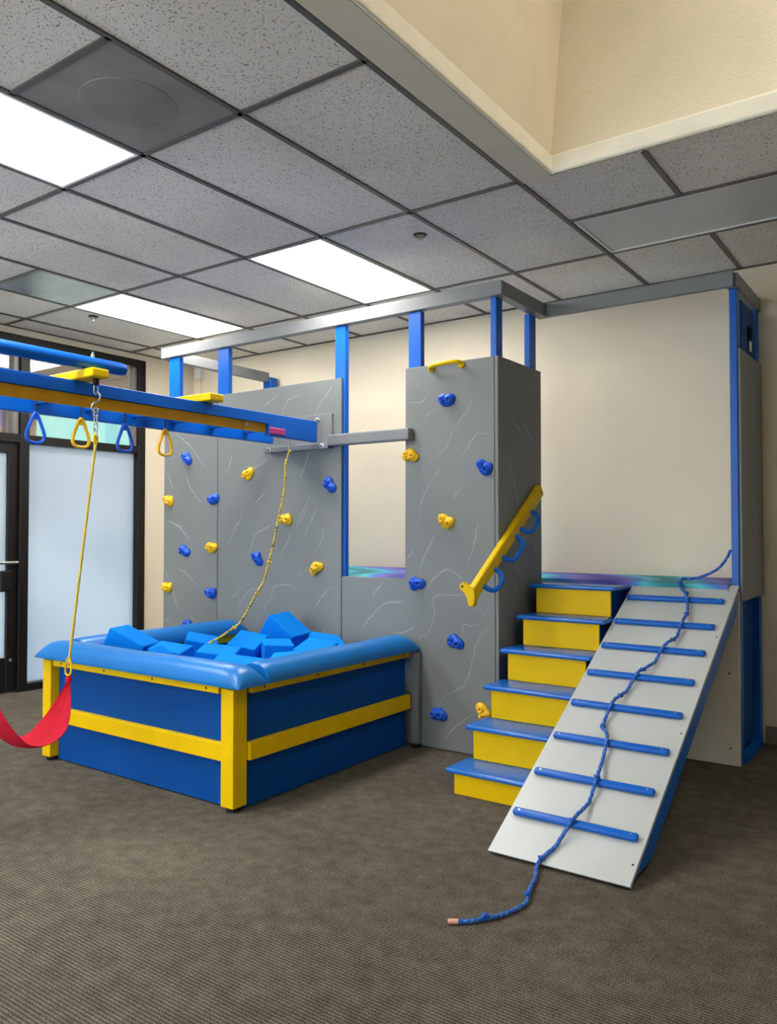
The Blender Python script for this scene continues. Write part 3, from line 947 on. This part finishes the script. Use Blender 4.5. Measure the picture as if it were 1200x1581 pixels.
# foam blocks
def foam(name, c, size, rot, label, wedge=False):
    sx, sy, sz = size
    if wedge:
        b = prism([(-sx / 2, -sz / 2), (sx / 2, -sz / 2), (-sx / 2, sz / 2)], 1, -sy / 2, sy / 2, .006)
    else:
        b = box(-sx / 2, sx / 2, -sy / 2, sy / 2, -sz / 2, sz / 2, .007, 2)
    R3 = Matrix.Rotation(rot[2], 4, 'Z') @ Matrix.Rotation(rot[1], 4, 'Y') @ Matrix.Rotation(rot[0], 4, 'X')
    bmesh.ops.transform(b, matrix=Matrix.Translation(c) @ R3, verts=b.verts[:])
    put(name, b, 'foam', None, label=label, cat='foam block', group='foam blocks in the pit')
FB = [
 ((-3.60, 3.88, .635), (.23, .21, .21), (.05, .62, .12), 'tallest blue foam cube standing on edge against the grey climbing wall'),
 ((-4.09, 3.06, .625), (.25, .20, .15), (.0, .42, .38), 'blue foam block tipped up on the left padded rim'),
 ((-3.86, 3.17, .56), (.22, .16, .14), (.18, .10, .35), 'blue foam block lying beside the block on the left rim'),
 ((-3.50, 3.22, .575), (.22, .20, .13), (.12, .10, .55), 'flat blue foam block in the middle under the rope end'),
 ((-3.56, 3.52, .60), (.19, .18, .13), (.40, .15, .3), 'blue foam block behind the middle block, leaning backwards'),
 ((-3.36, 3.56, .565), (.18, .18, .18), (.1, .05, .9), 'blue foam cube in front of the tallest cube'),
 ((-3.10, 3.62, .57), (.20, .20, .16), (.25, .10, .2), 'blue foam block beside the right padded rim near the wall'),
 ((-3.22, 3.12, .565), (.28, .16, .10), (.2, .12, .55), 'long flat blue foam block near the front corner of the pit'),
 ((-3.05, 3.32, .55), (.20, .20, .14), (.25, -.1, .4), 'blue foam block touching the right padded rim'),
 ((-3.45, 2.95, .54), (.24, .16, .10), (.12, .05, .2), 'low blue foam block just behind the front padded rim'),
 ((-3.98, 3.50, .54), (.20, .20, .20), (.15, .2, .8), 'blue foam cube in the far left of the pit'),
 ((-3.25, 3.88, .55), (.20, .20, .20), (.3, .2, 1.1), 'blue foam cube at the wall to the right of the tallest cube'),
]
for c, s, r, l in FB:
    foam('foam_block', c, s, r, l)
foam('foam_wedge', (-3.70, 3.02, .565), (.22, .20, .14), (.1, .1, .3), 'blue foam wedge behind the front padded rim', True)
put('foam_bed', box(px0 + .065, px1 - .065, py0 + .055, py1 - .005, .031, .41, .02), 'foam', PT)

# ================================================================== overhead rail
OR = thing('overhead_rail', (-3.67, 1.8, 0), 'blue overhead ladder rail with yellow track fixed to the climbing wall', 'overhead rail')
bx0, bx1 = -3.506, -3.468
put('side_beam', prism([(-.6, 1.992), (3.60, 1.992), (3.60, 1.914), (4.06, 1.914), (4.06, 2.052), (-.6, 2.052)], 0, bx0, bx1, .004), 'blue', OR)
put('track', box(bx0, bx0 + .014, -.6, 3.597, 1.932, 1.990, .002), 'gold', OR, label='yellow ochre track board')
put('side_beam', box(-3.906, -3.868, -.6, 4.06, 1.930, 2.052, .004), 'blue', OR)
for k in range(15):
    y = 3.793 - .2975 * k
    if y < -.6: break
    put('rung', box(-3.867, bx0 - .001, y - .019, y + .019, 1.975, 2.045, .003), 'blue', OR)
put('end_stop', box(-3.492, -3.462, 3.605, 3.745, 1.925, 1.968, .006), 'pink', OR, label='small magenta stop block')
put('bolt', lathe([(.001, .016), (.010, .014), (.013, .004), (.013, 0)], (-3.49, 3.42, 1.965), 0, 12), 'steel', OR)
for x in (-3.506, -3.906):
    for y in (-.45,):
        put('support_post', box(x, x + .038, y, y + .09, 0, 1.913 if x > -3.7 else 1.929, .004), 'blue', OR)
for (y0, y1, xa, xb) in ((2.25, 2.345, -3.93, -3.315), (1.38, 1.475, -3.93, -3.315), (3.045, 3.15, -3.92, -3.385)):
    put('cross_board', box(xa, xb, y0, y1, 2.054, 2.098, .008, 2), 'yellow', OR)
put('top_pipe', tube([(-3.40, -.5, 2.131)] + [(-3.40, -.5 + .25 * i, 2.131) for i in range(1, 12)] + [(-3.40, 2.46, 2.131), (-3.40, 2.49, 2.131), (-3.40, 2.497, 2.131)], [.032] * 13 + [.028, .018], 16), 'blue', OR, smooth='auto', label='blue pipe on top of the yellow boards')
put('bolt', lathe([(.009, 0), (.009, .022), (.005, .024), (.005, .034), (.001, .035)], (-3.40, 2.31, 2.155), 2, 10), 'steel', OR)

# rings
def ring(x, y, mat, label):
    t = thing('gym_ring', (x, y, 1.757), label, 'gym ring', 'rings under the overhead rail')
    z0 = 1.757
    pts = [(0, .150), (.013, .138), (.027, .104), (.041, .068), (.048, .042), (.044, .020), (.028, .006), (0, .002), (-.028, .006), (-.044, .020), (-.048, .042), (-.041, .068), (-.027, .104), (-.013, .138)]
    path = catmull([(x, y + a, z0 + b) for a, b in pts], 4, True)
    put('ring_body', tube(path, .0088, 8, True), mat, t, smooth=True)
    put('web', prism([(y - .017, z0 + .118), (y + .017, z0 + .118), (y + .006, z0 + .146), (y - .006, z0 + .146)], 0, x - .005, x + .005), mat, t)
    put('eye_bolt', tube([(x, y, z0 + .145), (x, y, 1.974)], .004, 8), 'bolt', t)
for (y, m, l) in ((2.209, 'hold_blue', 'blue teardrop ring nearest the door under the overhead rail'),
                  (2.462, 'hold_yellow', 'yellow teardrop ring beside the swing chain under the overhead rail'),
                  (2.733, 'hold_blue', 'blue teardrop ring between the two yellow rings'),
                  (3.006, 'hold_yellow', 'yellow teardrop ring nearest the climbing wall')):
    ring(-3.72, y, m, l)

# ================================================================== swing
def chain(bmx, x, y, z0, z1, n, tilt=0.0, w=.011, r=.0028):
    step = (z0 - z1) / n
    for i in range(n):
        zc = z0 - step * (i + .5)
        L_ = step * .72
        pts = []
        for (a, b) in ((0, L_), (w * .8, L_ * .75), (w, 0), (w * .8, -L_ * .75), (0, -L_), (-w * .8, -L_ * .75), (-w, 0), (-w * .8, L_ * .75)):
            pts.append((x + (a if i % 2 else 0), y + (0 if i % 2 else a), zc + b))
        tube(catmull(pts, 3, True), r, 6, True, bm=bmx)
    return bmx
SW = thing('sling_swing', (-3.36, 1.98, .37), 'red fabric sling swing hanging from the overhead rail by yellow ropes', 'swing')
YC = 1.987
for sgn in (1, -1):
    yt = YC + sgn * .315; yb = YC + sgn * .183
    put('eye_plate', lathe([(.012, 0), (.016, -.014), (.016, -.030), (.006, -.034), (.001, -.034)], (-3.36, yt, 2.053), 2, 12), 'dark', SW)
    b = bmesh.new()
    chain(b, -3.36, yt, 2.02, 1.985, 1)
    tube(catmull([(-3.36, yt + .004, 1.990), (-3.36, yt + .022, 1.975), (-3.36, yt + .016, 1.950), (-3.36, yt - .006, 1.938), (-3.36, yt - .022, 1.918), (-3.36, yt - .012, 1.893), (-3.36, yt + .010, 1.897), (-3.36, yt + .012, 1.912)], 5), .0042, 8, bm=b)
    chain(b, -3.36, yt, 1.905, 1.775, 4)
    put('chain', b, 'steel', SW, smooth=True)
    put('rope_loop', tube(catmull([(-3.36, yt, 1.788), (-3.36, yt + .009, 1.765), (-3.36, yt, 1.735), (-3.36, yt - .009, 1.765)], 4, True), .0062, 8, True), 'yellow', SW, smooth=True)
    put('rope', tube([Vector((-3.36, yt, 1.74)).lerp(Vector((-3.36, yb, .70)), i / 60) for i in range(61)], .0066, 9, lobes=3, twist=140, depth=.18), 'yrope', SW, smooth=True)
    put('end_strap', tube(catmull([(-3.36, yb, .735), (-3.36 - .012, yb - .006 * sgn, .70), (-3.36 - .016, yb - .002 * sgn, .660), (-3.36 + .016, yb - .002 * sgn, .660), (-3.36 + .012, yb + .006 * sgn, .70)], 4, True), .005, 6, True), 'yellow', SW, smooth=True)
# sling: a hanging strip, gathered at both ends
bmx = bmesh.new()
NU, NV = 44, 12
prof = [(.186, .662), (.182, .600), (.165, .520), (.128, .440), (.075, .388), (.0, .368), (-.075, .388), (-.128, .440), (-.165, .520), (-.182, .600), (-.186, .662)]
PP = resample(catmull([(0, a, b) for a, b in prof], 8), .0195)
NU = len(PP) - 1
grid = []
for layer in (0, 1):
    rows = []
    for i, c in enumerate(PP):
        u = i / NU
        s = math.sin(PI * min(max(u, 0), 1))
        wd = .010 + .100 * min(1.0, max(0, s - .16) * 1.45) ** 1.0
        tt = (PP[min(i + 1, NU)] - PP[max(i - 1, 0)]).normalized()
        nn = Vector((0, -tt.z, tt.y))
        row = []
        for j in range(NV + 1):
            v = -1 + 2 * j / NV
            fold = (1 - s) * .005 * math.cos(v * 9)
            curl = .020 * s * (v * v)
            q = Vector((-3.36 + wd * v, YC + c.y, c.z)) + nn * (fold - curl * (1 if nn.z < 0 else -1) + (.003 if layer else 0))
            row.append(bmx.verts.new(q))
        rows.append(row)
    grid.append(rows)
for rows in grid:
    for i in range(NU):
        for j in range(NV):
            bmx.faces.new((rows[i][j], rows[i + 1][j], rows[i + 1][j + 1], rows[i][j + 1]))
for i in range(NU):
    for j in (0, NV):
        bmx.faces.new((grid[0][i][j], grid[0][i + 1][j], grid[1][i + 1][j], grid[1][i][j]))
for i in (0, NU):
    for j in range(NV):
        bmx.faces.new((grid[0][i][j], grid[0][i][j + 1], grid[1][i][j + 1], grid[1][i][j]))
put('sling', bmx, 'red', SW, smooth='auto')
for sgn in (1, -1):
    put('gather_band', lathe([(.011, -.012), (.014, -.008), (.014, .012), (.011, .016)], (-3.36, YC + sgn * .1845, .632), 2, 14), 'red', SW)

# ================================================================== ropes
def knot(c, s, mat, par, r=.0062):
    pts = []
    for i in range(36):
        t = 2 * PI * i / 36
        pts.append(Vector(c) + Vector(((math.sin(t) + 2 * math.sin(2 * t)) * s / 3, (math.cos(t) - 2 * math.cos(2 * t)) * s / 3, -math.sin(3 * t) * s * .45)))
    put('knot', tube(pts, r, 7, True), mat, par, smooth=True)
RO = thing('climbing_rope', (-1.3, 3.3, 0), 'blue knotted rope lying down the ramp and onto the carpet', 'rope')
RPTS = [(-1.055, 4.86, 1.215), (-1.075, 4.85, 1.165), (-1.12, 4.835, 1.105), (-1.20, 4.815, 1.060), (-1.268, 4.805, 1.043), (-1.301, 4.789, 1.045), (-1.303, 4.735, 1.018), (-1.270, 4.66, .975), (-1.233, 4.60, .952), (-1.198, 4.489, .880), (-1.193, 4.395, .838), (-1.205, 4.244, .743), (-1.228, 4.185, .722), (-1.273, 4.007, .612), (-1.300, 3.965, .590), (-1.336, 3.808, .498), (-1.350, 3.760, .486), (-1.359, 3.653, .411), (-1.342, 3.597, .380), (-1.302, 3.540, .362), (-1.284, 3.424, .283), (-1.268, 3.330, .244), (-1.265, 3.186, .149), (-1.281, 3.112, .118), (-1.318, 3.00, .066), (-1.348, 2.940, .036), (-1.351, 2.895, .012), (-1.322, 2.826, .011), (-1.288, 2.696, .011), (-1.258, 2.613, .011), (-1.262, 2.549, .011), (-1.286, 2.475, .011), (-1.322, 2.416, .011), (-1.354, 2.371, .011), (-1.385, 2.349, .011)]
def rest(v):
    # keep the rope on top of the ramp board and its foot bars
    v = Vector(v)
    if r0.y < v.y < r1.y:
        zp = r0.z + (v.y - r0.y) * rd.z / rd.y
        lift = .0125
        for yb in RY:
            lift = max(lift, .0125 + .030 * max(0.0, 1 - max(0.0, abs(v.y - yb) - .02) / .09) ** .8)
        v.z = max(v.z, zp + lift)
    return v
path = [rest(v) for v in resample(catmull(RPTS, 10), .0045)]
put('rope', tube(path, .0076, 10, lobes=3, twist=60, depth=.14, uv=True), 'brope', RO, smooth=True)
put('rope_end', tube([(-1.383, 2.350, .0112), (-1.412, 2.331, .0112)], .0084, 12), 'pink_end', RO, label='pale frayed rope end', smooth='auto')
for c in ((-1.303, 4.735, 1.022), (-1.240, 4.62, .966), (-1.196, 4.46, .868), (-1.207, 4.24, .747), (-1.282, 3.99, .61), (-1.335, 3.81, .506), (-1.350, 3.612, .392), (-1.268, 3.320, .246), (-1.287, 3.095, .113), (-1.350, 2.935, .036), (-1.276, 2.655, .02), (-1.320, 2.42, .02)):
    knot(rest(c), .0105, 'brope', RO, .0052)
YR = thing('hanging_rope', (-3.6, 3.5, .57), 'yellow and black rope hanging from the rail end into the foam pit', 'rope')
R2 = [(-3.482, 3.81, 1.845), (-3.475, 3.76, 1.754), (-3.450, 3.715, 1.566), (-3.447, 3.665, 1.403), (-3.459, 3.62, 1.202), (-3.481, 3.575, 1.023), (-3.495, 3.53, .947), (-3.573, 3.485, .785), (-3.599, 3.44, .735), (-3.665, 3.375, .672), (-3.725, 3.32, .625), (-3.75, 3.29, .58)]
put('rope', tube(resample(catmull(R2, 8), .006), .0068, 9, lobes=3, twist=110, depth=.18, uv=True), 'byrope', YR, smooth=True)
b = bmesh.new(); chain(b, -3.484, 3.812, 1.913, 1.838, 3)
put('chain', b, 'steel', YR, smooth=True)
knot((-3.466, 3.605, 1.13), .012, 'byrope', YR, .005)
knot((-3.497, 3.528, .94), .012, 'byrope', YR, .005)
knot((-3.60, 3.438, .733), .012, 'byrope', YR, .005)

# ================================================================== small things
CB = thing('carabiner', (-.992, 5.13, 2.40), 'black carabiner with white strap hanging on the blue hook board', 'carabiner')
cz_ = 2.50
put('hook', tube(catmull([(-.991, 5.13 + a, cz_ + b) for a, b in ((0, .042), (.022, .030), (.026, 0), (.020, -.034), (0, -.045), (-.020, -.034), (-.026, 0), (-.022, .030))], 4, True), .007, 8, True), 'dark', CB, smooth=True)
put('strap', box(-.996, -.986, 5.112, 5.148, 2.395, 2.462, .003), 'white', CB)
SB = thing('wall_sensor', (-6.19, YB - .03, 2.86), 'small white sensor box high on the back wall near the window corner', 'sensor')
put('housing', box(-6.235, -6.155, YB - .055, YB - .001, 2.845, 2.955, .008), 'white', SB)
put('conduit', box(-6.205, -6.187, YB - .016, YB - .001, 1.2, 2.844, .002), 'wall', SB)
